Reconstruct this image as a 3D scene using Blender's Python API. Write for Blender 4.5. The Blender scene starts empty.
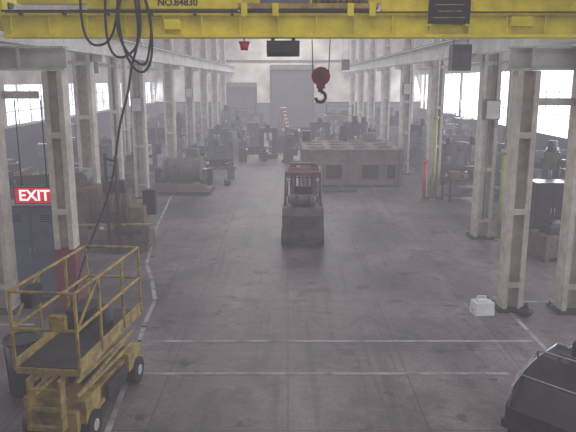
import bpy, bmesh, math, random
from mathutils import Vector, Matrix, noise as mnoise
random.seed(7)
S=bpy.context.scene
S.view_settings.view_transform='Standard'
S.view_settings.look='None'

# ---------------------------------------------------------------- materials
M={}
def mat(name,col,rough=.7,metal=0,var=.25,scale=3.0,emit=0,col2=None,bump=0.0):
    if name in M: return M[name]
    m=bpy.data.materials.new(name); m.use_nodes=True
    nt=m.node_tree; n=nt.nodes; l=nt.links
    b=n['Principled BSDF']; b.inputs['Roughness'].default_value=rough; b.inputs['Metallic'].default_value=metal
    tc=n.new('ShaderNodeTexCoord'); no=n.new('ShaderNodeTexNoise'); no.inputs['Scale'].default_value=scale
    no.inputs['Detail'].default_value=6; no.inputs['Roughness'].default_value=.65
    l.new(tc.outputs['Object'],no.inputs['Vector'])
    cr=n.new('ShaderNodeValToRGB'); l.new(no.outputs['Fac'],cr.inputs['Fac'])
    c2=col2 if col2 else tuple(c*(1-var*1.6) for c in col)
    cr.color_ramp.elements[0].position=.33; cr.color_ramp.elements[1].position=.62
    cr.color_ramp.elements[0].color=(*c2,1); cr.color_ramp.elements[1].color=(*col,1)
    l.new(cr.outputs['Color'],b.inputs['Base Color'])
    if bump:
        bp=n.new('ShaderNodeBump'); bp.inputs['Strength'].default_value=bump; l.new(no.outputs['Fac'],bp.inputs['Height']); l.new(bp.outputs['Normal'],b.inputs['Normal'])
    if emit:
        b.inputs['Emission Color'].default_value=(*col,1); b.inputs['Emission Strength'].default_value=emit
    M[name]=m; return m
yel=mat('crane_yellow',(.84,.69,.025),.45,0,.2,2.5)
yel2=mat('faded_yellow',(.44,.31,.075),.65,0,.4,5,col2=(.16,.12,.065))
cream=mat('column_paint',(.55,.52,.455),.7,0,.2,2.2,col2=(.34,.295,.255))
grayp=mat('beam_gray',(.50,.49,.47),.7,0,.2,2)
steel=mat('dark_steel',(.06,.056,.065),.5,.3,.3,4)
blk=mat('black_rubber',(.014,.014,.018),.6,0,.2,6)
blk2=mat('black_gloss',(.02,.02,.026),.25,0,.1,3)
red=mat('red_paint',(.50,.03,.045),.5,0,.2,4)
redd=mat('dull_red',(.20,.022,.035),.55,0,.3,5)
grn=mat('green_paint',(.38,.44,.17),.6,0,.2,3)
bluegray=mat('bluegray_paint',(.14,.18,.28),.55,0,.15,2)
bgray=mat('machine_bluegray',(.075,.09,.13),.55,0,.2,2)
tan=mat('machine_tan',(.25,.17,.09),.6,0,.35,3,col2=(.10,.075,.055))
brown=mat('rusty_brown',(.15,.10,.078),.8,0,.35,3,col2=(.07,.055,.05))
pink=mat('primed_steel',(.215,.16,.14),.7,0,.3,1.2,col2=(.11,.085,.08))
mgray=mat('machine_gray',(.13,.13,.14),.55,0,.3,3)
mgreen=mat('machine_green',(.075,.115,.10),.55,0,.3,3)
dk=mat('charcoal_paint',(.032,.03,.036),.5,0,.3,4)
white=mat('white_plastic',(.75,.75,.74),.5,0,.08,4)
silver=mat('bare_metal',(.38,.38,.40),.35,.7,.15,5)
wood=mat('wood',(.22,.15,.09),.8,0,.3,4)
exitred=mat('exit_red',(.72,.02,.03),.4,0,.0,1,emit=.35)
exitwhite=mat('exit_white',(1,.97,.97),.4,0,.0,1,emit=.75)
paintline=mat('line_paint',(.40,.38,.39),.8,0,.4,2.2,col2=(.15,.135,.145))
def glassmat(name,lo,hi):
    gm=bpy.data.materials.new(name); gm.use_nodes=True; nt=gm.node_tree
    gb=nt.nodes['Principled BSDF']; gb.inputs['Base Color'].default_value=(.8,.85,.9,1); gb.inputs['Roughness'].default_value=.4
    gb.inputs['Emission Color'].default_value=(.87,.92,1,1)
    _tc=nt.nodes.new('ShaderNodeTexCoord'); _n=nt.nodes.new('ShaderNodeTexNoise'); _n.inputs['Scale'].default_value=.9
    _r=nt.nodes.new('ShaderNodeMapRange'); _r.inputs['From Min'].default_value=.35; _r.inputs['From Max'].default_value=.6; _r.inputs['To Min'].default_value=lo; _r.inputs['To Max'].default_value=hi
    nt.links.new(_tc.outputs['Object'],_n.inputs['Vector']); nt.links.new(_n.outputs['Fac'],_r.inputs['Value']); nt.links.new(_r.outputs[0],gb.inputs['Emission Strength'])
    return gm
gmL=glassmat('glowing_frosted_glass_left',.9,2.6); gmR=glassmat('glowing_frosted_glass_right',2.4,5)  # panes emit light themselves in place of daylight, stronger on the right

# ---------------------------------------------------------------- builder
class B:
    def __init__(s,name): s.name=name; s.bm=bmesh.new(); s.mats=[]
    def mi(s,m):
        if m not in s.mats: s.mats.append(m)
        return s.mats.index(m)
    def _fin(s,verts,m,smooth=False):
        i=s.mi(m); fs=set()
        for v in verts:
            for f in v.link_faces: fs.add(f)
        for f in fs: f.material_index=i; f.smooth=smooth
    def box(s,x0,x1,y0,y1,z0,z1,m,rot=None,taper=None):
        r=bmesh.ops.create_cube(s.bm,size=1); vs=r['verts']
        c=Vector(((x0+x1)/2,(y0+y1)/2,(z0+z1)/2))
        for v in vs:
            p=Vector((v.co.x*(x1-x0),v.co.y*(y1-y0),v.co.z*(z1-z0)))
            if taper and p.z>0: p.x*=taper[0]; p.y*=taper[1]
            if rot is not None: p=rot@p
            v.co=p+c
        s._fin(vs,m); return vs
    def cyl(s,a,b,r,m,r2=None,seg=16,caps=True):
        a=Vector(a);b=Vector(b);d=b-a;L=d.length
        if L<1e-5: return
        q=d.to_track_quat('Z','Y').to_matrix().to_4x4()
        rr=bmesh.ops.create_cone(s.bm,cap_ends=caps,segments=seg,radius1=r,radius2=r if r2 is None else r2,depth=L,matrix=Matrix.Translation((a+b)/2)@q)
        s._fin(rr['verts'],m,False)
        for v in rr['verts']:
            for f in v.link_faces:
                if len(f.verts)==4: f.smooth=True
    def tube(s,pts,r,m,seg=8):
        for a,b in zip(pts[:-1],pts[1:]): s.cyl(a,b,r,m,seg=seg)
        for p in pts[1:-1]: s.sph(p,r*1.02,m,8)
    def sph(s,c,r,m,seg=12,sc=(1,1,1)):
        rr=bmesh.ops.create_uvsphere(s.bm,u_segments=seg,v_segments=max(6,seg//2),radius=r,matrix=Matrix.Translation(c)@Matrix.Diagonal((*sc,1)))
        s._fin(rr['verts'],m,True)
    def torus(s,c,R,r,m,axis='Y',a0=0,a1=2*math.pi,n=20):
        pts=[]
        for i in range(n+1):
            t=a0+(a1-a0)*i/n; u,v=R*math.cos(t),R*math.sin(t)
            p={'Y':(u,0,v),'X':(0,u,v),'Z':(u,v,0)}[axis]; pts.append(Vector(c)+Vector(p))
        s.tube(pts,r,m,seg=8)
    def poly(s,prof,x0,x1,m,axis='X'):
        A=[];Bv=[]
        for a,z in prof:
            if axis=='X': A.append(s.bm.verts.new((x0,a,z)));Bv.append(s.bm.verts.new((x1,a,z)))
            else: A.append(s.bm.verts.new((a,x0,z)));Bv.append(s.bm.verts.new((a,x1,z)))
        i=s.mi(m); fs=[s.bm.faces.new(A),s.bm.faces.new(Bv[::-1])]
        n=len(A)
        for k in range(n): fs.append(s.bm.faces.new((A[k],Bv[k],Bv[(k+1)%n],A[(k+1)%n])))
        for f in fs: f.material_index=i
        bmesh.ops.recalc_face_normals(s.bm,faces=fs)
    def done(s,loc=(0,0,0),rz=0,bevel=0.0,name=None):
        me=bpy.data.meshes.new(s.name); s.bm.to_mesh(me); s.bm.free()
        for m in s.mats: me.materials.append(m)
        o=bpy.data.objects.new(s.name,me); S.collection.objects.link(o)
        o.location=loc; o.rotation_euler=(0,0,rz)
        if bevel:
            b=o.modifiers.new('bev','BEVEL'); b.width=bevel; b.segments=2; b.limit_method='ANGLE'; b.angle_limit=math.radians(50)
        return o
def text(body,size,loc,m,parent,name,rot=(math.pi/2,0,0),align='CENTER',off=0.0):
    c=bpy.data.curves.new(name,'FONT'); c.body=body; c.size=size; c.align_x=align; c.align_y='CENTER'; c.extrude=.004; c.offset=off
    t=bpy.data.objects.new('t',c); S.collection.objects.link(t)
    bpy.context.view_layer.update()
    me=bpy.data.meshes.new_from_object(t.evaluated_get(bpy.context.evaluated_depsgraph_get()))
    bpy.data.objects.remove(t)
    o=bpy.data.objects.new(name,me); me.materials.clear(); me.materials.append(m)
    S.collection.objects.link(o); o.parent=parent; o.location=loc; o.rotation_euler=rot
    return o
def cable(name,paths,r,m,loc=(0,0,0)):
    c=bpy.data.curves.new(name,'CURVE'); c.dimensions='3D'; c.bevel_depth=r; c.bevel_resolution=3
    for pts in paths:
        s=c.splines.new('NURBS'); s.points.add(len(pts)-1)
        for p,q in zip(s.points,pts): p.co=(*q,1)
        s.order_u=4; s.use_endpoint_u=True
    o=bpy.data.objects.new(name,c); c.materials.append(m); S.collection.objects.link(o); o.location=loc; return o

# ---------------------------------------------------------------- shell
CEIL=9.6; WX=13.0; Y0=-3.0; Y1=64.0
def floor_mat():
    m=bpy.data.materials.new('concrete_floor'); m.use_nodes=True; nt=m.node_tree;n=nt.nodes;l=nt.links
    b=n['Principled BSDF']
    g=n.new('ShaderNodeNewGeometry')
    def noise(s,d,vec=None,sc=None,r=.6,off=0,rot=0,dist=0):
        x=n.new('ShaderNodeTexNoise'); x.inputs['Scale'].default_value=s; x.inputs['Detail'].default_value=d; x.inputs['Roughness'].default_value=r; x.inputs['Distortion'].default_value=dist
        mp=n.new('ShaderNodeMapping'); mp.inputs['Scale'].default_value=sc or (1,1,1); mp.inputs['Location'].default_value=(off,off*1.7,0); mp.inputs['Rotation'].default_value=(0,0,rot)
        l.new(g.outputs['Position'],mp.inputs['Vector']); l.new(mp.outputs[0],x.inputs['Vector'])
        return x
    a=noise(.3,8,off=3.3); c=noise(5,10,r=.8); st=noise(.6,5,sc=(1.6,.3,1)); sp=noise(.9,7,r=.75,dist=.6); oil=noise(1.7,4,r=.6,off=11); tyre=noise(1.2,3,sc=(3.2,.12,1),rot=.12,off=5,dist=.3); fine=noise(22,4,r=.7)
    cr=n.new('ShaderNodeValToRGB'); cr.color_ramp.elements[0].position=.36; cr.color_ramp.elements[1].position=.64
    cr.color_ramp.elements[0].color=(.092,.076,.085,1); cr.color_ramp.elements[1].color=(.225,.19,.198,1)
    l.new(a.outputs['Fac'],cr.inputs['Fac'])
    def mul(c1,src,lo,hi,p0=.35,p1=.65):
        r=n.new('ShaderNodeMapRange'); r.inputs['From Min'].default_value=p0; r.inputs['From Max'].default_value=p1; r.inputs['To Min'].default_value=lo; r.inputs['To Max'].default_value=hi
        l.new(src,r.inputs['Value'])
        mx=n.new('ShaderNodeMix'); mx.data_type='RGBA'; mx.blend_type='MULTIPLY'; mx.inputs[0].default_value=1
        l.new(c1,mx.inputs[6]); l.new(r.outputs[0],mx.inputs[7]); return mx.outputs[2]
    o=mul(cr.outputs[0],c.outputs['Fac'],.75,1.22)
    o=mul(o,fine.outputs['Fac'],.85,1.15)
    o=mul(o,st.outputs['Fac'],.75,1.15)
    o=mul(o,sp.outputs['Fac'],.62,1.03,.36,.5)
    o=mul(o,oil.outputs['Fac'],.45,1.0,.33,.385)
    o=mul(o,tyre.outputs['Fac'],.75,1.0,.36,.42)
    br=n.new('ShaderNodeTexBrick'); br.offset=0; br.inputs['Scale'].default_value=1; br.inputs['Brick Width'].default_value=1.9; br.inputs['Row Height'].default_value=2.6
    br.inputs['Mortar Size'].default_value=.016; br.inputs['Color1'].default_value=(1,1,1,1); br.inputs['Color2'].default_value=(.74,.74,.75,1); br.inputs['Mortar'].default_value=(.45,.45,.45,1)
    l.new(g.outputs['Position'],br.inputs['Vector'])
    mx=n.new('ShaderNodeMix'); mx.data_type='RGBA'; mx.blend_type='MULTIPLY'; mx.inputs[0].default_value=.65
    l.new(o,mx.inputs[6]); l.new(br.outputs['Color'],mx.inputs[7]); l.new(mx.outputs[2],b.inputs['Base Color'])
    rr=n.new('ShaderNodeMapRange'); rr.inputs['To Min'].default_value=.25; rr.inputs['To Max'].default_value=.68; l.new(a.outputs['Fac'],rr.inputs['Value']); l.new(rr.outputs[0],b.inputs['Roughness'])
    return m
def wall_mat():
    m=bpy.data.materials.new('wall_paint'); m.use_nodes=True; nt=m.node_tree;n=nt.nodes;l=nt.links
    b=n['Principled BSDF']; b.inputs['Roughness'].default_value=.85
    g=n.new('ShaderNodeNewGeometry'); sp=n.new('ShaderNodeSeparateXYZ'); l.new(g.outputs['Position'],sp.inputs[0])
    no=n.new('ShaderNodeTexNoise'); no.inputs['Scale'].default_value=.7; no.inputs['Detail'].default_value=7; l.new(g.outputs['Position'],no.inputs['Vector'])
    cr=n.new('ShaderNodeValToRGB'); cr.color_ramp.elements[0].position=.3; cr.color_ramp.elements[1].position=.65
    cr.color_ramp.elements[0].color=(.38,.345,.30,1); cr.color_ramp.elements[1].color=(.66,.63,.56,1); l.new(no.outputs['Fac'],cr.inputs['Fac'])
    gt=n.new('ShaderNodeMath'); gt.operation='GREATER_THAN'; gt.inputs[1].default_value=2.4; l.new(sp.outputs['Z'],gt.inputs[0])
    mx=n.new('ShaderNodeMix'); mx.data_type='RGBA'; l.new(gt.outputs[0],mx.inputs[0]); mx.inputs[6].default_value=(.09,.098,.13,1); l.new(cr.outputs[0],mx.inputs[7])
    l.new(mx.outputs[2],b.inputs['Base Color']); return m
fm=floor_mat(); wm=wall_mat()
b=B('floor'); b.box(-WX-.2,WX+.2,Y0,Y1+.2,-.2,0,fm); b.done()
b=B('ceiling'); b.box(-WX-.2,WX+.2,Y0,Y1+.2,CEIL,CEIL+.2,grayp); b.done()
b=B('wall_back'); b.box(-WX-.2,WX+.2,Y1,Y1+.25,0,CEIL,wm); b.done()
b=B('wall_front'); b.box(-WX-.2,WX+.2,Y0-.2,Y0,0,CEIL,wm); b.done()
def sidewall(side,z0,z1,name):
    x0,x1=(WX,WX+.2) if side>0 else (-WX-.2,-WX)
    b=B(name); b.box(x0,x1,Y0,Y1,0,z0,wm); b.box(x0,x1,Y0,Y1,z1,CEIL,wm)
    y=Y0; k=0; wins=[]
    while y<Y1-.1:
        e=min(y+6.5,Y1)
        b.box(x0,x1,y,y+.4,z0,z1,wm); wins.append((y+.4,e)); y=e
    b.done()
    for i,(a,c) in enumerate(wins):
        w=B('window_%d'%(i+1+(20 if side>0 else 0)))
        xc=side*(WX+.08); 
        w.box(xc+side*.04-.01,xc+side*.04+.01,a,c,z0,z1,gmR if side>0 else gmL)
        n=4
        for j in range(n+1):
            yy=a+(c-a)*j/n; t=.04 if j in(0,n) else .014
            w.box(xc-.02,xc+.03,max(a,yy-t),min(c,yy+t),z0,z1,grayp)
        for j in range(4):
            zz=z0+(z1-z0)*j/3; t=.018
            w.box(xc-.025,xc+.03,a,c,max(z0,zz-t),min(z1,zz+t),grayp)
        w.done()
sidewall(-1,2.5,4.4,'wall_left'); sidewall(1,1.9,5.1,'wall_right')

def rollup(name,x0,x1,h,m):
    b=B(name); n=int(h/.22)
    b.box(x0-.15,x0,-.12,-.005,0,h+.3,steel); b.box(x1,x1+.15,-.12,-.005,0,h+.3,steel); b.box(x0-.15,x1+.15,-.3,-.005,h,h+.45,mgray)
    for i in range(n):
        z=i*h/n; b.box(x0,x1,-.05,-.01,z,z+h/n*.8,m); b.box(x0,x1,-.03,-.01,z+h/n*.8,z+h/n,m)
    b.done((0,Y1,0))
dm=mat('door_gray',(.065,.065,.07),.6,0,.2,1)
rollup('door_1',-6.4,-3.2,3.9,dm); rollup('door_2',-1.6,2.4,5.6,dm)
b=B('trim_1'); b.box(-WX,WX,-.1,-.005,6.3,6.5,mgray); b.box(-WX,-6.7,-.06,-.005,2.35,2.5,steel); b.box(2.7,WX,-.06,-.005,2.35,2.5,steel); b.done((0,Y1,0))

b=B('floor_line_markings')
def line(pts,w=.085):
    for (xa,ya),(xb,yb) in zip(pts[:-1],pts[1:]):
        d=Vector((xb-xa,yb-ya,0)).normalized(); nrm=Vector((-d.y,d.x,0))*w/2; e=d*w*.4
        v=[Vector((xa,ya,.004))-e+nrm,Vector((xa,ya,.004))-e-nrm,Vector((xb,yb,.004))+e-nrm,Vector((xb,yb,.004))+e+nrm]
        f=b.bm.faces.new([b.bm.verts.new(p) for p in v]); f.material_index=b.mi(paintline)
        f.normal_update()
        if f.normal.z<0: f.normal_flip()
line([(-4.8,30),(-4.7,25.2),(-4.1,19),(-3.6,15.7),(-3.2,14.4),(-2.84,13),(-2.75,11.5),(-2.55,9.6),(-2.4,7.6),(-2.3,5)])
line([(-2.7,10.8),(4.4,10.8)]); line([(-2.4,9.5),(3.5,9.5)])
line([(4.5,13.2),(4.5,9.0)]); line([(4.7,12.9),(8,12.9)],.07); line([(-8,11.6),(-4.9,11.6)],.07)
b.done()

# ---------------------------------------------------------------- columns
def column(x,y,h,w=.5,dep=.4,base=None,baseh=0,boxh=None,lo=None,boxside=-1):
    b=B('building_column')
    f=.1
    b.box(-w/2,-w/2+f,-dep/2,dep/2,0.05,h,cream); b.box(w/2-f,w/2,-dep/2,dep/2,.05,h,cream)
    b.box(-w/2+f,w/2-f,-.03,.03,.05,h,cream)
    z=.5
    while z<h-.3:
        b.box(-w/2+f,w/2-f,-dep/2,-dep/2+.02,z,z+.12,cream); z+=1.5
    b.box(-w/2-.1,w/2+.1,-dep/2-.1,dep/2+.1,0,.05,steel)
    for sx in(-1,1):
        for sy in(-1,1): b.cyl((sx*(w/2+.05),sy*(dep/2+.05),.05),(sx*(w/2+.05),sy*(dep/2+.05),.1),.025,steel,seg=6)
    if base: 
        b.box(-w/2-.012,w/2+.012,-dep/2-.012,dep/2+.012,.05,baseh,base)
    if boxh:
        b.box(-.2,.22,-dep/2-.2,-dep/2,boxh,boxh+.55,mgray); b.box(-.17,.19,-dep/2-.215,-dep/2-.2,boxh+.03,boxh+.52,grayp)
        b.cyl((.1,-dep/2-.08,boxh+.5),(.1,-dep/2-.08,h),.025,mgray,seg=8)
        b.cyl((-.05,-dep/2-.08,.6),(-.05,-dep/2-.08,boxh),.02,mgray,seg=8)
    return b.done((x,y,0))
ys=[12.4,18.6,25.2,31.8,38.4,45,51.6,58.2]
H_=CEIL-.01
for i,y in enumerate(ys):
    column(5.75,y,H_,boxh={1:3.5,3:3.9,2:None}.get(i))
    column(-5.8,y,H_,boxh={2:3.4,4:3.6}.get(i))
column(4.55,12.5,4.77,.42,.36); column(-4.45,12.5,4.77,.38,.36,base=redd,baseh=1.3,boxh=None)
column(-5.8,21.8,H_,.3,.3); column(7.2,31,H_,.3,.3); column(8.5,45,H_,.3,.3);column(-8.5,34,H_,.3,.3)
b=B('standpipe'); b.cyl((0,0,0),(0,0,1.5),.07,red); b.cyl((0,0,1.5),(0,0,5.05),.04,grayp); b.cyl((0,0,1.45),(0,0,1.55),.1,red); b.cyl((0,0,0),(0,0,.04),.13,red); b.done((5.33,24.75,0))
b=B('standpipe'); b.cyl((0,0,0),(0,0,2.6),.09,grn); b.cyl((0,0,2.6),(0,0,H_),.05,cream); b.cyl((0,0,2.55),(0,0,2.66),.12,grn); b.cyl((0,0,0),(0,0,.04),.14,grn); b.done((6.2,18.2,0))
b=B('standpipe'); b.cyl((0,0,0),(0,0,3.2),.07,grn); b.cyl((0,0,3.2),(0,0,H_),.05,cream); b.cyl((0,0,3.15),(0,0,3.25),.1,grn); b.cyl((0,0,0),(0,0,.04),.12,grn); b.done((5.68,24.75,0))

def ibeam(b,x0,x1,y,z0,z1,m,dep=.3):
    b.box(x0,x1,y-dep/2,y+dep/2,z0,z0+.04,m); b.box(x0,x1,y-dep/2,y+dep/2,z1-.04,z1,m); b.box(x0,x1,y-.02,y+.02,z0,z1,m)
    x=x0+.4
    while x<x1-.1:
        b.box(x-.01,x+.01,y-dep/2,y+dep/2,z0,z1,m); x+=1.2
for sx in(-1,1):
    b=B('cross_beam')
    for (xa,xb) in((4.2,5.48),(6.06,12.98)):
        lo,hi=(xa,xb) if sx>0 else (-xb,-xa)
        ibeam(b,lo,hi,12.5,4.78,5.22,grayp)
    for (xa,xb) in((4.8,5.48),(6.06,12.98)):
        lo,hi=(xa,xb) if sx>0 else (-xb,-xa)
        z=4.12 if sx>0 else 4.25
        b.box(lo,hi,12.44,12.56,z,z+.14,cream)
    b.done()
for sx in(-1,1):
    b=B('crane_runway_girder'); x=sx*5.3
    b.box(x-.16,x+.16,Y0+.05,Y1-.1,5.28,5.32,grayp); b.box(x-.02,x+.02,Y0+.05,Y1-.1,5.32,5.8,grayp); b.box(x-.16,x+.16,Y0+.05,Y1-.1,5.8,5.84,grayp)
    b.box(x-.035,x+.035,Y0+.05,Y1-.1,5.84,5.9,steel)
    for y in ys[1:]: b.box(min(x-sx*.1,sx*5.49),max(x-sx*.1,sx*5.49),y-.15,y+.15,5.1,5.28,cream)
    b.done()
for i,y in enumerate(ys):
    b=B('roof_truss'); y=y+.35
    b.box(-WX+.02,WX-.02,y-.06,y+.06,8.3,8.42,cream); b.box(-WX+.02,WX-.02,y-.06,y+.06,9.45,9.55,cream)
    x=-12.8;k=0
    while x<12:
        z0,z1=(8.4,9.5) if k%2==0 else (9.5,8.4)
        b.cyl((x,y,z0),(x+1.6,y,z1),.04,cream,seg=6); x+=1.6;k+=1
    b.done()
b=B('wall_pipe'); 
for sx in(-1,1): b.cyl((sx*12.6,0,5.6),(sx*12.6,63.5,5.6),.09,brown); b.cyl((sx*12.6,0,6.6),(sx*12.6,63.5,6.6),.06,cream)
b.done()

# ---------------------------------------------------------------- crane
b=B('overhead_crane')
cy=11.0
b.box(-4.65,5.1,cy-.14,cy+.14,5.33,5.62,yel)
b.box(-4.65,5.1,cy-.2,cy+.2,5.28,5.33,yel); b.box(-4.65,5.1,cy-.2,cy+.2,5.62,5.66,yel)
x=-4.5
while x<5.1:
    b.box(x-.012,x+.012,cy-.19,cy-.14,5.33,5.62,yel); x+=.62
b.box(-5.1,5.1,cy-.035,cy+.035,5.66,5.7,steel)
b.box(-4.9,5.3,cy+1.1,cy+1.35,5.95,6.2,yel)
b.box(-3.25,-.75,cy-.2,cy-.16,5.74,6.05,yel); b.box(-3.25,-.75,cy-.24,cy-.1,5.72,5.745,yel)
b.box(1.5,5.1,cy-.2,cy-.16,5.7,6.05,yel); b.box(1.5,5.1,cy-.26,cy-.1,5.68,5.71,yel)
b.box(-4.6,-.8,cy-.3,cy-.27,5.67,5.70,steel)
for x in (-4.3,-3.6,-2.9,-2.2,-1.5,-.9): b.box(x-.02,x+.02,cy-.3,cy-.14,5.62,5.7,steel)
for x in(-5.3,5.3):
    b.box(x-.15,x+.15,cy-.7,cy+1.9,6.0,6.25,yel)
    for yy in(cy-.45,cy+1.65): b.cyl((x-.08,yy,6.03),(x+.08,yy,6.03),.125,steel)
b.box(-5.45,-4.65,cy-.1,cy+.1,5.92,6.2,yel); b.box(-4.85,-4.65,cy-.1,cy+.1,5.4,6.2,yel); b.box(4.9,5.4,cy-.1,cy+.1,5.92,6.2,yel)
b.box(-.8,1.45,cy-.3,cy+1.2,5.72,5.8,yel2); b.box(-.45,.35,cy-.26,cy+.2,5.8,6.1,mgray)
b.cyl((.4,cy-.05,5.95),(1.3,cy-.05,5.95),.16,yel2); 
for k in range(8): b.torus((.45+k*.1,cy-.05,5.95),.165,.012,steel,'X',n=14)
b.cyl((-.6,cy-.1,5.74),(-.6,cy+.05,5.74),.09,steel)
for x in(-.7,-.2,1.0,1.35): b.box(x-.05,x+.05,cy-.33,cy-.3,5.6,5.8,yel)
b.box(2.25,2.92,cy-.3,cy-.28,5.48,5.9,blk)
for k,(xa,xb) in enumerate([(2.35,2.82),(2.4,2.78),(2.33,2.84)]): b.box(xa,xb,cy-.305,cy-.3,5.77-k*.1,5.785-k*.1,yel2)
b.box(2.27,2.3,cy-.3,cy-.14,5.45,5.5,yel); b.box(2.86,2.9,cy-.3,cy-.14,5.45,5.5,yel)
b.box(3.6,3.95,cy-.28,cy-.14,5.45,5.6,yel); b.box(-2.0,-1.75,cy-.26,cy-.14,5.4,5.56,yel)
cr=b.done(bevel=.006)
text('NO.84830',.15,(-1.78,cy-.205,5.82),blk,cr,'crane_number',off=.003)
b=B('hoist_motor'); b.box(-.27,.27,-.2,.2,.06,.25,dk); b.cyl((-.27,0,.12),(.27,0,.12),.12,dk); b.box(-.2,-.14,-.03,.03,.2,.3,steel); b.box(.14,.2,-.03,.03,.2,.3,steel); b.done((-.08,cy,4.98))
b=B('warning_beacon'); b.cyl((0,0,.02),(0,0,.15),.06,red,r2=.085); b.torus((0,0,.15),.085,.01,red,'Z'); b.cyl((0,0,.15),(0,0,.22),.01,steel); b.done((-.72,cy-.1,5.06))
b=B('crane_hook_block')
b.cyl((0,-.07,0),(0,.07,0),.155,redd,seg=24); b.cyl((-.0,-.1,0),(0,.1,0),.06,steel); b.box(-.07,.07,-.085,.085,-.2,.02,redd)
b.cyl((0,0,-.2),(0,0,-.26),.045,steel)
b.torus((0,0,-.34),.085,.028,steel,'Y',a0=math.pi*.5,a1=math.pi*-.95,n=16)
b.cyl((-.13,0,0),(-.15,0,.6),.008,blk,seg=6); b.cyl((.13,0,0),(.15,0,.6),.008,blk,seg=6); 
b.done((.55,cy,4.66))
y=cy-.32
cable('festoon_cables',[
 [(-3.3,y,5.95),(-3.35,y,5.2),(-3.0,y-.05,5.05),(-2.75,y,5.3),(-2.7,y,5.95)],
 [(-2.9,y,5.95),(-3.0,y,4.95),(-2.55,y-.04,4.85),(-2.3,y,5.3),(-2.4,y,5.95)],
 [(-2.7,y-.03,5.95),(-2.75,y-.03,5.1),(-2.3,y-.05,4.3),(-2.1,y,5.2),(-2.3,y,5.95)],
 [(-2.6,y-.04,5.95),(-2.9,y-.04,5.4),(-2.3,y-.05,4.6),(-2.25,y,5.1),(-2.15,y,5.5),(-2.3,y,5.95)],
 [(-2.45,y,5.95),(-2.35,y,5.3),(-2.55,y,4.9),(-2.6,y,4.4),(-2.8,y,3.9),(-2.9,y,3.2),(-2.95,y-.3,2.7),(-3.1,y-.8,2.2),(-3.2,y-1.3,1.7),(-3.3,y-1.6,1.1)],
],.02,blk)
b=B('cable_clamp'); 
for x in(-3.3,-2.9,-2.6,-2.35): b.box(x-.05,x+.05,-.04,.04,0,.1,blk); b.cyl((x-.03,0,.1),(x+.03,0,.1),.03,steel)
b.done((0,y,5.9))

# ---------------------------------------------------------------- exit sign
b=B('exit_sign'); b.box(-.38,.38,-.05,.05,-.15,.15,exitred); b.box(-.4,.4,-.045,.045,-.17,-.15,redd); b.box(-.4,.4,-.045,.045,.15,.17,redd)
b.box(-.4,-.38,-.045,.045,-.17,.17,redd); b.box(.38,.4,-.045,.045,-.17,.17,redd)
b.cyl((-.25,0,.15),(-.25,0,1.84),.012,steel,seg=8); b.cyl((.25,0,.15),(.25,0,1.84),.012,steel,seg=8)
ex=b.done((-4.98,12.42,2.38)); text('EXIT',.30,(0,-.056,-.005),exitwhite,ex,'exit_letters',off=.006)

# ---------------------------------------------------------------- forklift
b=B('forklift')
fb=mat('forklift_body',(.10,.09,.092),.5,0,.3,4); fr=mat('forklift_red',(.20,.08,.075),.5,0,.35,4)
b.poly([(-1.35,.2),(-1.42,.35),(-1.42,.95),(-1.3,1.14),(-.75,1.18),(-.55,1.05),(-.55,.2)],-.57,.57,fb)
b.box(-.5,.5,-.55,.6,.28,.62,fb); b.box(-.48,.48,-.75,-.1,.62,1.05,fb)
b.box(-.56,-.3,-.1,.7,.3,.5,fb); b.box(.3,.56,-.1,.7,.3,.5,fb)
b.box(-.45,.45,.45,.7,.5,1.15,fb)
b.box(-.3,.3,-1.434,-1.42,.62,.88,dk)
for k in range(4): b.box(-.27,.27,-1.45,-1.434,.65+k*.055,.675+k*.055,mgray)
b.cyl((0,-1.45,.42),(0,-1.4,.42),.05,steel)
for sx in(-1,1):
    b.box(sx*.45-.06,sx*.45+.06,-1.445,-1.41,.9,.97,redd)
    b.cyl((sx*.62,.55,.33),(sx*.40,.55,.33),.33,blk,seg=28); b.cyl((sx*.63,.55,.33),(sx*.6,.55,.33),.17,grayp,seg=20)
    b.cyl((sx*.6,-.95,.26),(sx*.38,-.95,.26),.26,blk,seg=24); b.cyl((sx*.61,-.95,.26),(sx*.59,-.95,.26),.13,grayp,seg=16)
    b.tube([(sx*.5,-.95,1.1),(sx*.48,-.8,2.02),(sx*.48,.35,2.06),(sx*.5,.62,1.15)],.04,fb)
    b.cyl((sx*.40,-.93,1.88),(sx*.40,-1.0,1.88),.05,grayp)
for k in range(7): yy=-.75+k*.18; b.box(-.48,.48,yy-.02,yy+.02,2.02,2.06,fr)
b.box(-.5,.5,-.85,-.78,1.97,2.08,fr)
b.cyl((-.3,-1.05,1.33),(.3,-1.05,1.33),.15,mgray,seg=20); b.sph((-.3,-1.05,1.33),.15,mgray,16,(.5,1,1)); b.sph((.3,-1.05,1.33),.15,mgray,16,(.5,1,1))
b.box(-.2,-.16,-1.22,-.9,1.1,1.5,steel); b.box(.16,.2,-1.22,-.9,1.1,1.5,steel)
b.box(-.25,.25,-.6,-.1,1.05,1.17,blk); b.box(-.27,.27,-.68,-.56,1.12,1.65,dk)
b.cyl((0,.5,1.1),(0,.25,1.4),.025,blk); b.torus((0,.24,1.42),.17,.018,blk,'Z')
for sx in(-1,1):
    b.box(sx*.36-.06,sx*.36+.06,.85,1.0,.1,2.08,fr); b.box(sx*.26-.03,sx*.26+.03,.88,.98,.15,2.05,steel)
    b.box(sx*.26-.06,sx*.26+.06,1.12,1.17,.06,.7,steel); b.box(sx*.26-.06,sx*.26+.06,1.15,2.2,.06,.11,steel)
    b.cyl((sx*.12,.92,.2),(sx*.12,.92,1.95),.03,steel)
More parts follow.
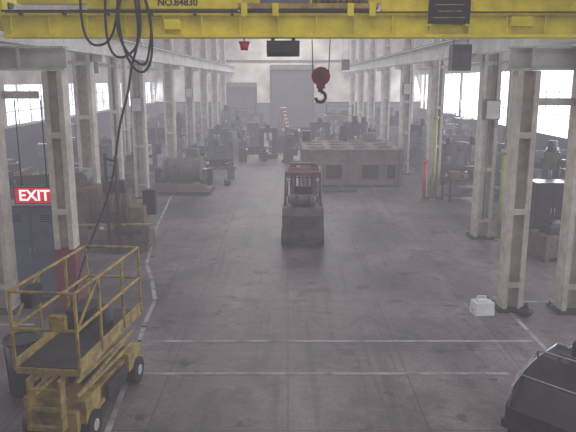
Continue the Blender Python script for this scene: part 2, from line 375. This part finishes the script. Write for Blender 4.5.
b.box(-.42,.42,.86,.98,2.04,2.12,fr); b.box(-.36,.36,.86,.98,1.2,1.28,fr); b.box(-.5,.5,1.02,1.1,.2,.3,steel); b.box(-.5,.5,1.02,1.1,.55,.65,steel)
b.cyl((0,.92,.2),(0,.92,1.9),.05,fr)
for k in range(9): xx=-.48+k*.12; b.box(xx-.012,xx+.012,1.03,1.07,.6,1.65,steel)
b.box(-.5,.5,1.03,1.07,1.63,1.67,steel)
b.done((.45,18.6,0),rz=-.03,bevel=.015)

# ---------------------------------------------------------------- scissor lift
b=B('scissor_lift')
L=1.1;W=.42
b.box(-W+.08,W-.08,-L,L,.22,.5,yel2); b.box(-W,W,-L+.1,-L+.55,.3,.62,yel2); b.box(-W,W,L-.6,L-.1,.3,.58,yel2)
for sx in(-1,1):
    for sy in(-.82,.82):
        b.cyl((sx*(W-.12),sy,.2),(sx*(W+.04),sy,.2),.2,blk,seg=24); b.cyl((sx*(W+.035),sy,.2),(sx*(W+.05),sy,.2),.08,grayp,seg=16)
    for k in range(4):
        z0=.55+k*.1; s=1 if k%2 else -1
        b.cyl((sx*(W-.13),-L+.12,z0 if s>0 else z0+.1),(sx*(W-.13),L-.12,z0+.1 if s>0 else z0),.035,yel2,seg=8)
    b.box(sx*W-.03,sx*W+.03,-.35,.35,.3,.5,dk)
b.box(-W,W,-L,L,1.0,1.08,yel2); b.box(-W+.03,W-.03,-L+.03,L-.03,1.08,1.09,steel)
b.box(-W,-W+.02,-L,L,1.08,1.2,yel2); b.box(W-.02,W,-L,L,1.08,1.2,yel2)
b.box(-.15,.15,-.3,.3,.5,.95,dk)
zt=2.08
for sx in(-1,1):
    for z in(1.6,zt): b.cyl((sx*W,-L,z),(sx*W,L,z),.022,yel2,seg=8)
    for yy in(-L,-.4,.4,L): b.cyl((sx*W,yy,1.05),(sx*W,yy,zt),.024,yel2,seg=8)
    b.cyl((sx*W,-L,1.6),(sx*W,-.4,zt),.018,yel2,seg=8)
for yy in(-L,L):
    for z in(1.6,zt): b.cyl((-W,yy,z),(W,yy,z),.022,yel2,seg=8)
b.box(-W-.02,-W+.12,-L+.3,-L+.6,1.75,2.0,dk); b.box(.1,.3,-L-.06,-L+.02,1.6,1.8,yel2)
b.box(-W+.05,-.05,.2,.75,1.09,1.35,dk); b.cyl((.15,.4,1.09),(.15,.4,1.45),.1,mgray)
for z in(.35,.6,.85): b.box(-.2,.2,-L-.14,-L-.1,z,z+.03,yel2)
b.box(-.22,-.19,-L-.14,-L,.3,1.0,yel2); b.box(.19,.22,-L-.14,-L,.3,1.0,yel2)
b.done((-2.86,8.48,0),rz=-.12,bevel=.006)
b=B('trash_can'); b.cyl((0,0,0),(0,0,.85),.22,dk,r2=.26,seg=24); b.torus((0,0,.85),.26,.025,dk,'Z'); b.cyl((0,0,.8),(0,0,.82),.24,blk,seg=24)
for a in range(8): t=a*math.pi/4; b.cyl((.225*math.cos(t),.225*math.sin(t),.05),(.26*math.cos(t),.26*math.sin(t),.8),.012,dk,seg=6)
b.done((-3.95,8.9,0))

# ---------------------------------------------------------------- cabinets
def cabinet(x,y,w,d,h,m,rz=0,name='steel_cabinet'):
    b=B(name); b.box(-w/2,w/2,-d/2,d/2,.08,h,m); b.box(-w/2+.03,w/2-.03,-d/2+.03,d/2-.03,0,.08,blk)
    b.box(-w/2+.02,-.01,-d/2-.02,-d/2,.12,h-.04,m); b.box(.01,w/2-.02,-d/2-.02,-d/2,.12,h-.04,m)
    b.cyl((-.05,-d/2-.05,h*.45),(-.05,-d/2-.05,h*.58),.012,silver,seg=8); b.cyl((.05,-d/2-.05,h*.45),(.05,-d/2-.05,h*.58),.012,silver,seg=8)
    for k in range(4): b.box(-w/4-.1,-w/4+.1,-d/2-.03,-d/2-.02,h-.2-k*.04,h-.185-k*.04,blk); b.box(w/4-.1,w/4+.1,-d/2-.03,-d/2-.02,h-.2-k*.04,h-.185-k*.04,blk)
    b.box(-w/2-.02,w/2+.02,-d/2-.03,d/2+.01,h,h+.03,m)
    return b.done((x,y,0),rz,bevel=.008)
cabinet(-5.33,13.3,1.2,.7,2.05,bluegray); cabinet(-6.75,13.5,1.2,.7,2.05,bluegray)
cabinet(7.6,18.4,1.0,.7,1.7,blk2); cabinet(8.9,19.4,.9,.6,1.9,mgray)

# ---------------------------------------------------------------- generic machines
def lathe(x,y,rz=0,m=mgray,s=1,name='lathe'):
    b=B(name)
    b.box(-1.5*s,-.7*s,-.35*s,.35*s,0,.8*s,m); b.box(.9*s,1.4*s,-.3*s,.3*s,0,.75*s,m); b.box(-1.5*s,1.5*s,-.3*s,.3*s,.75*s,.95*s,m)
    b.box(-1.5*s,-.8*s,-.35*s,.35*s,.95*s,1.45*s,m,taper=(.95,.85)); b.cyl((-.8*s,0,1.18*s),(-.6*s,0,1.18*s),.22*s,silver,seg=20)
    b.box(-.1*s,.3*s,-.4*s,.3*s,.95*s,1.1*s,dk); b.box(0,.2*s,-.2*s,.1*s,1.1*s,1.28*s,steel)
    b.box(.95*s,1.3*s,-.18*s,.18*s,.95*s,1.35*s,m); b.cyl((.7*s,0,1.18*s),(.95*s,0,1.18*s),.05*s,silver)
    b.cyl((1.3*s,0,1.18*s),(1.38*s,0,1.18*s),.14*s,steel); b.cyl((.1*s,-.45*s,.85*s),(.1*s,-.38*s,.85*s),.12*s,silver)
    b.box(-1.4*s,1.4*s,.3*s,.34*s,.95*s,1.5*s,dk)
    return b.done((x,y,0),rz,bevel=.01)
def mill(x,y,rz=0,m=mgreen,s=1):
    b=B('milling_machine')
    b.box(-.4*s,.4*s,-.7*s,.6*s,0,.2*s,m); b.box(-.28*s,.28*s,.05*s,.55*s,.2*s,1.9*s,m,taper=(.85,.9)); b.box(-.2*s,.2*s,-.7*s,.45*s,1.75*s,2.05*s,m)
    b.box(-.2*s,.2*s,-.6*s,.05*s,.55*s,.95*s,m); b.box(-.75*s,.75*s,-.6*s,-.2*s,.95*s,1.07*s,steel)
    b.box(-.17*s,.17*s,-.85*s,-.5*s,1.45*s,2.0*s,m); b.cyl((0,-.67*s,2.0*s),(0,-.67*s,2.35*s),.14*s,dk); b.cyl((0,-.67*s,1.2*s),(0,-.67*s,1.45*s),.06*s,silver)
    b.torus((.8*s,-.4*s,1.0*s),.12*s,.015*s,silver,'X'); b.cyl((.75*s,-.4*s,1*s),(.8*s,-.4*s,1*s),.03,silver)
    b.box(.3*s,.55*s,-.1*s,.05*s,1.2*s,1.7*s,mgray); b.cyl((.3*s,0,1.6*s),(.2*s,.2*s,1.6*s),.03,steel)
    return b.done((x,y,0),rz,bevel=.01)
def bench(x,y,rz=0,m=wood):
    b=B('workbench')
    b.box(-1,1,-.4,.4,.82,.9,m)
    for sx in(-.9,.9):
        for sy in(-.33,.33): b.box(sx-.04,sx+.04,sy-.04,sy+.04,0,.82,steel)
    b.box(-.9,.9,-.3,.3,.2,.24,steel); b.box(.4,.85,-.35,.3,.5,.82,dk)
    b.box(-.8,-.4,-.2,.2,.9,1.15,brown); b.cyl((.1,0,.9),(.1,0,1.2),.12,dk); b.box(.4,.8,-.1,.25,.9,1.3,mgray); b.box(-.3,-.05,-.2,.1,.9,1.05,tan)
    b.cyl((-.2,0,1.08),(.0,.2,1.08),.05,silver)
    return b.done((x,y,0),rz,bevel=.01)
def rack(x,y,rz=0,h=2.4,w=2.2):
    b=B('storage_rack')
    for sx in(-w/2,w/2):
        for sy in(-.35,.35): b.box(sx-.04,sx+.04,sy-.04,sy+.04,0,h,dk)
    n=4
    for k in range(n):
        z=.15+k*(h-.3)/(n-1); b.box(-w/2,w/2,-.38,.38,z,z+.06,steel)
        if k<n-1:
            xx=-w/2+.1
            while xx<w/2-.35:
                ww=random.uniform(.2,.5); hh=random.uniform(.15,.5); mm=random.choice([dk,mgray,tan,redd,bgray,wood,brown,grayp])
                if random.random()<.3: b.cyl((xx+.15,0,z+.06),(xx+.15,0,z+.06+hh),.14,mm)
                else: b.box(xx,min(xx+ww,w/2-.06),-.28,.25,z+.06,z+.06+hh,mm)
                xx+=ww+random.uniform(.05,.2)
    return b.done((x,y,0),rz)
def crate(x,y,rz=0,s=1,m=wood):
    b=B('pallet_crate')
    for k in(-.5,0,.5): b.box(k*s-.05,k*s+.05,-.5*s,.5*s,0,.1,m)
    for k in range(6): b.box(-.6*s,.6*s,(-.5+k*.17)*s,(-.5+k*.17+.13)*s,.1,.13,m)
    b.box(-.52*s,.52*s,-.45*s,.45*s,.13,.75*s,m)
    for k in(-.5,.5,0): b.box(k*s-.05,k*s+.05,-.48*s,.48*s,.13,.78*s,m)
    b.box(-.3*s,.3*s,-.3*s,.2*s,.75*s,1.0*s,dk); b.cyl((-.1*s,0,1.0*s),(.2*s,0,1.0*s),.12*s,steel)
    return b.done((x,y,0),rz,bevel=.008)
def press(x,y,rz=0,m=mgray,s=1):
    b=B('hydraulic_press')
    b.box(-.7*s,.7*s,-.5*s,.5*s,0,.35*s,m)
    for sx in(-1,1): b.box(sx*.6*s-.12*s,sx*.6*s+.12*s,-.3*s,.3*s,.35*s,2.3*s,m)
    b.box(-.75*s,.75*s,-.35*s,.35*s,2.2*s,2.6*s,m); b.cyl((0,0,1.5*s),(0,0,2.2*s),.13*s,silver); b.cyl((0,0,2.6*s),(0,0,2.9*s),.2*s,m)
    b.box(-.45*s,.45*s,-.3*s,.3*s,.8*s,.95*s,steel); b.box(.75*s,1.0*s,-.2*s,.1*s,1*s,1.6*s,dk)
    return b.done((x,y,0),rz,bevel=.01)
def scrap(x,y,n,R,name='scrap_pile',hh=.75):
    b=B(name)
    for k in range(n):
        a=random.uniform(0,6.28); r=random.uniform(0,R); L_=random.uniform(.4,1.2); z=random.uniform(.05,hh*(1.03-r/R)+.06); t=random.uniform(0,3.14); dz=random.uniform(-.25,.4)
        p=Vector((r*math.cos(a),r*math.sin(a),z+.06)); q=p+Vector((math.cos(t)*L_,math.sin(t)*L_,max(dz,-z+.05)))
        mm=random.choice([steel,grayp,brown,dk,silver,wood,white,mgray])
        if k%3: b.cyl(p,q,random.uniform(.02,.06),mm,seg=8)
        else: b.box(p.x-L_/3,p.x+L_/3,p.y-.15,p.y+.15,max(.0,p.z-.03),p.z+.1,mm,rot=Matrix.Rotation(t,3,'Z'))
    return b.done((x,y,0))

# ---------------------------------------------------------------- left machinery
b=B('winding_machine')
b.box(-1.1,1.1,-.6,.6,0,.35,brown); b.box(-1.0,-.55,-.5,.5,.35,1.35,tan); b.box(.6,1.0,-.45,.45,.35,1.2,tan)
b.cyl((-.55,0,1.1),(.6,0,1.1),.42,tan,seg=28); b.cyl((-.56,0,1.1),(-.48,0,1.1),.58,brown,seg=28); b.cyl((.5,0,1.1),(.58,0,1.1),.58,brown,seg=28)
for k in range(9): b.torus((-.4+k*.1,0,1.1),.43,.02,brown,'X',n=20)
b.box(-1.1,-.2,-.35,.35,1.35,1.75,tan); b.cyl((-.7,-.3,1.95),(-.7,.4,1.95),.2,mgray); b.box(-.2,.4,.1,.4,1.5,1.85,dk)
b.cyl((.2,-.62,.6),(.95,-.62,.6),.12,dk); b.box(.7,1.15,-.7,-.5,.3,.75,mgray); b.box(-.5,.5,-.65,-.55,.35,.62,tan)
b.box(.9,1.25,.0,.3,.9,1.6,dk); b.torus((.3,-.66,.95),.16,.02,redd,'Y'); b.cyl((-1.1,-.55,.75),(1.2,-.55,.75),.04,yel2)
for x in(.1,.37): b.cyl((x,-.75,0),(x,-.75,2.75-abs(x)*.3),.05,blk); b.cyl((x,-.75,0),(x,-.75,.05),.13,steel)
b.cyl((.1,-.75,2.6),(.37,-.75,2.5),.04,blk)
b.done((-4.95,17.5,0),rz=.05,bevel=.012)
lathe(-7.9,19.8,.3,mgray,1.1); mill(-7.4,16.6,.5,mgray,1); lathe(-7.2,22.4,.5,mgray,.8); bench(-8.6,24.4,.1,steel); rack(-9.5,15,.1,2.4)
b=B('drum_on_cradle')
b.box(-1.2,1.2,-1.0,1.0,.15,.32,pink)
for sx in(-1,1):
    for sy in(-.85,.85): b.box(sx*1.05-.08,sx*1.05+.08,sy-.08,sy+.08,0,.15,steel)
b.box(-1.0,-.85,-.8,.8,.32,.62,steel); b.box(.85,1.0,-.8,.8,.32,.62,steel)
b.cyl((-.75,0,.92),(.75,0,.92),.5,mgray,seg=32); 
for x in(-.75,.0,.75): b.cyl((x-.04,0,.92),(x+.04,0,.92),.57,pink,seg=32)
b.cyl((-1.1,0,.92),(1.1,0,.92),.09,silver); b.box(-1.2,-1.0,-.2,.2,.32,1.0,steel); b.box(1.0,1.2,-.2,.2,.32,1.0,steel)
b.box(-1.1,1.1,-1.02,-.98,.32,.5,pink); b.box(-.4,.5,-.98,-.7,.32,.7,dk)
b.done((-4.35,26.6,0),rz=-.04,bevel=.01)
press(-3.9,36,.3,bgray,.75); lathe(-3.2,40,1.3,mgray,1.1); mill(-3.6,43.5,.4,bgray,1.0); cabinet(-2.4,44.5,.9,.6,1.7,bgray); lathe(-4.6,32.5,1.5,mgreen,.9); mill(-4.7,48.3,.2,mgray,1.2); press(-2.6,52,.2,mgray,.8)
lathe(-2.0,36.8,.2,dk,.55); press(-1.2,38.5,.4,dk,.7); crate(-.6,42,.3,1,dk); lathe(.2,47,.1,mgray,.8)
mill(.15,36.2,.6,dk,.8); lathe(-3.4,30.2,.2,mgray,.6); crate(-4.4,37.8,.1,1.1,bgray); bench(-4.4,41.5,.1,steel); rack(-3.9,55,0,2.4)
b=B('spool_on_floor'); b.cyl((-.1,0,.12),(.1,0,.12),.12,dk); b.cyl((-.13,0,.15),(-.1,0,.15),.15,steel); b.cyl((.1,0,.15),(.13,0,.15),.15,steel); b.done((-2.7,28.2,0))

b=B('step_ladder')
for sx in(-1,1): b.cyl((sx*.3,-.55,0),(sx*.18,0,2.5),.05,red,seg=8); b.cyl((sx*.3,.6,0),(sx*.18,.05,2.5),.035,redd,seg=8)
for k in range(8):
    t=(k+1)/9; b.box(-.3+.12*t,.3-.12*t,-.55+.55*t-.06,-.55+.55*t+.06,2.5*t-.03,2.5*t+.03,white)
b.box(-.22,.22,-.1,.15,2.48,2.54,white); b.cyl((-.27,.5,.4),(.27,.5,.4),.02,redd,seg=6)
b.done((-.35,50,0),rz=1.1)

# ---------------------------------------------------------------- large fabricated machine bed
b=B('fabricated_machine_bed')
X0,X1,D,H=-2.2,2.2,4.4,1.66
b.box(X0,X1,0,D,H-.14,H,pink); b.box(X0+.03,X1-.03,.35,D,.15,.3,pink)
b.box(X0,X0+.08,0,D,.1,H,pink); b.box(X1-.08,X1,0,D,.1,H,pink)
ops=[(-1.15,-.45,.35,1.0),(.4,1.15,.35,1.0),(1.5,1.9,.35,1.0)]
b.box(X0,X1,-.02,.06,1.0,H,pink); b.box(X0,X1,-.02,.06,.1,.35,pink)
xs=[X0]+[v for o in ops for v in o[:2]]+[X1]
for k in range(0,len(xs),2): b.box(xs[k],xs[k+1],-.02,.06,.35,1.0,pink)
for o in ops:
    b.box(o[0]-.05,o[0],-.1,-.02,o[2],o[3],pink); b.box(o[1],o[1]+.05,-.1,-.02,o[2],o[3],pink); b.box(o[0]-.05,o[1]+.05,-.1,-.02,o[3],o[3]+.06,pink)
for x in(-2.1,-.1,2.1): b.box(x-.04,x+.04,-.1,-.02,.1,H-.08,pink)
b.box(X0+.1,X1-.1,.9,.98,.3,H-.14,blk)
b.box(X0-.05,X1+.05,-.12,.05,H-.06,H+.02,pink)
for sx in(-1.9,-.5,.9,1.9): 
    for yy in(.3,D-.3): b.box(sx-.15,sx+.15,yy-.15,yy+.15,0,.15,wood)
for i in range(4):
    for j in range(3):
        x=-1.55+i*1.03; yy=.8+j*1.35
        b.cyl((x,yy,H),(x,yy,H+.04),.38,pink,seg=24); b.cyl((x,yy,H+.04),(x,yy,H+.05),.28,dk,seg=24); b.torus((x,yy,H+.04),.36,.025,mgray,'Z')
b.box(-2.1,-1.7,3.6,4.2,H,H+.5,dk); b.box(.9,1.5,3.5,4.1,H,H+.4,mgray); b.box(-.3,.1,3.7,4.2,H,H+.75,dk,taper=(.6,.6))
b.done((2.8,27.7,0),bevel=.01)
crate(4.7,33.8,.2,1); mill(3.4,35.5,.3,dk,1.15); mill(4.5,37,-.3,mgray,1.1); press(2.0,40,.2,dk,.8); lathe(1.4,45,.1,dk,.9); press(3.4,47,.1,mgray,.8); rack(4.3,54,0,2.6); bench(2.9,42,0)
b=B('floor_steel_plate'); b.box(-1.0,1.0,-.25,.25,0,.04,steel); b.box(-.8,.7,-.1,.08,.04,.1,brown); b.box(.2,.5,-.2,.2,.04,.09,dk); b.done((1.9,26.6,0),rz=.06)
b=B('oil_drum'); b.cyl((0,0,0),(0,0,.88),.29,mgreen,seg=28); 
for z in(.02,.3,.6,.87): b.torus((0,0,z),.29,.015,mgreen,'Z')
b.cyl((.15,.1,.88),(.15,.1,.9),.04,steel); b.done((5.7,33.6,0)); 

# ---------------------------------------------------------------- aisle clutter
lathe(7.4,20.9,1.3,mgray,1.0); bench(8.6,16.2,.1,steel); crate(6.95,16.4,.3,.9,brown); rack(10.6,21,1.57,2.4); mill(9.3,22.5,-.4,mgreen,1.1); bench(7.0,24.6,.2,steel)
mill(7.4,27,.3,mgray,1); lathe(10.2,25.6,.2,bgray,1.2); crate(11.5,28.5,.1,1.2); lathe(8.4,32.6,.1,mgreen,1.2); rack(11.8,33,1.57,2.2); mill(6.9,35,.4,dk,1.1); crate(9.6,35.2,.3,1.2)
press(9.2,38,.1,mgray,.8); lathe(7.9,40.8,.2,mgray,1.2); rack(11.6,43,1.57,2.2); mill(7.2,43.6,.1,dk,1.1); lathe(9.8,49,.3,mgreen,1.2); bench(7.6,51,.1); press(8.2,55,0,dk,.9); crate(10.8,53,.4,1.3); lathe(10.6,30.3,1.4,dk,1); bench(12.1,24.5,1.57)
scrap(9.0,29.3,46,1.2); scrap(10.2,18.4,40,.9); scrap(10.6,39.5,40,1.2); scrap(7.9,47.5,40,1.0); scrap(7.2,37.9,30,.8); scrap(11.2,46.8,40,1.2); scrap(8.7,24.9,30,.5)
crate(12.0,19.5,.1,1.0); crate(11.6,36.6,.2,1.1,brown); rack(12.3,50,1.57,2.2); mill(10.3,57,.2,mgray,1.1); rack(7.4,59.5,0,2.5); lathe(4.2,59.5,.1,mgray,1.1)
mill(7.0,29.0,.2,dk,.9); press(9.6,27.4,.4,bgray,.75); mill(10.8,23.6,.3,dk,.9); lathe(9.4,43.6,.2,bgray,1.0)
rack(-11.2,18,1.57); mill(-8.2,27.2,.2,mgray,1.1); lathe(-9.8,30,.3,mgreen,1.2); crate(-7.2,29.8,.2,1.2,brown); press(-7.4,33,.1,bgray,.85); rack(-11.7,33.4,1.57,2.4); lathe(-8,38,.2,mgray,1.2); mill(-7.2,42,.3,dk,1.1); press(-9,45,.1,mgray,.8); bench(-7.5,47.3,.1); lathe(-9.3,52,.4,mgreen,1.3); rack(-8,57,0,2.4)
scrap(-10.4,22.5,40,1.1); scrap(-10.2,35.6,36,1.0); scrap(-9.8,41.5,36,1.0); crate(-11.4,26,.1,1.3,brown); crate(-11.2,39,.2,1.2,brown); lathe(-10.5,48.6,.1,mgray,1); scrap(-7.0,50,30,.8); mill(-7.1,54.2,.2,dk,1.1)
b=B('oil_drum'); b.cyl((0,0,0),(0,0,.88),.29,dk,seg=24)
for z in(.02,.3,.6,.87): b.torus((0,0,z),.29,.015,dk,'Z')
b.done((-6.6,26,0))

def heater(x,y,z):
    b=B('unit_heater'); b.box(-.26,.26,-.22,.22,-.35,.35,dk)
    for k in range(7): b.box(-.23,.23,-.25,-.22,-.3+k*.09,-.26+k*.09,steel)
    b.cyl((0,.22,0),(0,.3,0),.22,steel,seg=20)
    for sx in(-.2,.2): b.cyl((sx,0,.35),(sx,0,H_-z),.012,steel,seg=6)
    b.done((x,y,z))
heater(4.75,18.2,5.2); heater(-7.6,25.2,5.2); heater(3.9,44.5,5.6)

b=B('jerry_can'); b.box(-.2,.2,-.16,.16,0,.27,white,taper=(.95,.9)); b.box(-.12,.12,-.08,.08,.27,.31,white); b.cyl((.12,.05,.27),(.12,.05,.34),.035,mgray); b.tube([(-.13,0,.3),(-.1,0,.37),(.05,0,.37),(.08,0,.3)],.015,white)
b.box(-.205,.205,-.05,.05,.08,.1,mgray); b.done((3.9,12.2,0),rz=.1,bevel=.02)
b=B('floor_bag'); b.sph((0,0,.1),.14,dk,16,(1.1,.9,.7)); b.cyl((0,0,.18),(.02,.02,.27),.05,dk,r2=.03); b.done((4.72,12.05,0))

# low dark machine with sloped housing at lower right
b=B('engine_driven_machine')
em_=mat('dark_machine_enamel',(.045,.045,.055),.32,.2,.3,3)
b.box(-1.0,1.0,-.6,.6,.12,.24,steel)
for sx in(-.8,.8):
    for sy in(-.45,.45): b.box(sx-.1,sx+.1,sy-.1,sy+.1,0,.12,blk)
b.poly([(-1.0,.24),(-1.0,.42),(-.7,.76),(-.1,.86),(.45,.86),(.62,.7),(1.0,.66),(1.0,.24)],-.55,.55,em_,axis='Y')
for sy in(-1,1):
    b.tube([(-1.0,sy*.56,.42),(-.7,sy*.56,.77),(-.1,sy*.56,.87),(.45,sy*.56,.87),(.62,sy*.56,.71),(1.0,sy*.56,.67)],.014,silver)
    b.box(-.55,.35,sy*.56-.01,sy*.56+.01,.34,.68,steel)
    for k in range(6): b.box(-.5,.3,sy*.575-.008,sy*.575+.008,.37+k*.05,.39+k*.05,mgray)
    b.cyl((.78,sy*.55,.42),(.78,sy*.64,.42),.17,steel,seg=24); b.torus((.78,sy*.64,.42),.17,.018,mgray,'Y')
b.tube([(-.7,-.56,.78),(-.7,.56,.78)],.014,silver); b.tube([(.45,-.56,.88),(.45,.56,.88)],.012,silver)
b.tube([(-1.0,-.5,.44),(-.95,-.5,.72),(-.3,-.5,1.02),(-.25,-.5,.84)],.016,silver); b.tube([(-1.0,.5,.44),(-.95,.5,.72),(-.3,.5,1.02),(-.25,.5,.84)],.016,silver); b.tube([(-.3,-.5,1.02),(-.3,.5,1.02)],.016,silver)
b.cyl((.2,.2,.86),(.2,.2,1.05),.05,steel); b.sph((.2,.2,1.05),.05,steel); b.cyl((-.3,-.2,.85),(-.3,-.2,.9),.09,mgray,seg=20)
b.box(.7,.95,-.3,.3,.69,.84,em_); b.tube([(-.05,-.3,.86),(-.05,-.3,.95),(-.05,.3,.95),(-.05,.3,.86)],.018,mgray)
b.done((3.95,7.95,0),rz=.75,bevel=.015)

# ---------------------------------------------------------------- world (self-glowing haze + dim sky) & lights
w=bpy.data.worlds.new('World'); S.world=w; w.use_nodes=True; nt=w.node_tree; bg=nt.nodes['Background']; bg.inputs[0].default_value=(.84,.91,1,1); bg.inputs[1].default_value=1.0
ab=nt.nodes.new('ShaderNodeVolumeAbsorption'); em=nt.nodes.new('ShaderNodeEmission'); ad=nt.nodes.new('ShaderNodeAddShader')
A=.0105
ab.inputs['Color'].default_value=(0,0,0,1); ab.inputs['Density'].default_value=A
em.inputs['Color'].default_value=(.515,.485,.54,1); em.inputs['Strength'].default_value=A  # emission stands in for daylight scattered by the haze
nt.links.new(ab.outputs[0],ad.inputs[0]); nt.links.new(em.outputs[0],ad.inputs[1]); nt.links.new(ad.outputs[0],nt.nodes['World Output'].inputs['Volume'])
def area(name,loc,rot,sx,sy,p,col):
    l=bpy.data.lights.new(name,'AREA'); l.shape='RECTANGLE'; l.size=sx; l.size_y=sy; l.energy=p; l.color=col
    o=bpy.data.objects.new(name,l); o.location=loc; o.rotation_euler=rot; S.collection.objects.link(o); return o
for i,y in enumerate([17,26,35,44,53,60]):
    area('ceiling_fill',(0,y,9.55),(0,0,0),8,4,[260,360,400,440,650,950][i],(1,.96,.93))  # added fill lamps under the closed ceiling, strongest at the back wall
area('ceiling_fill',(0,7,9.55),(0,0,0),6,3,170,(1,.95,.93))  # added fill lamp for the near hall and crane
area('ceiling_fill',(0,0,9.3),(math.radians(30),0,0),8,2,150,(1,.95,.9))  # added fill lamp tilted forward to brighten crane and columns
for y in(12,28,44,58):
    area('window_daylight',(12.9,y,3.6),(0,math.radians(75),0),2.8,13,850,(.91,.94,1))
    area('window_daylight',(-12.9,y,3.5),(0,math.radians(-80),0),1.7,13,340,(.88,.92,1))

# ---------------------------------------------------------------- camera
c=bpy.data.cameras.new('cam'); c.sensor_width=36; c.lens=36*640/576; c.clip_end=300
co=bpy.data.objects.new('camera',c); S.collection.objects.link(co); co.location=(0,0,4.6); co.rotation_euler=(math.radians(90-12),0,0)
S.camera=co
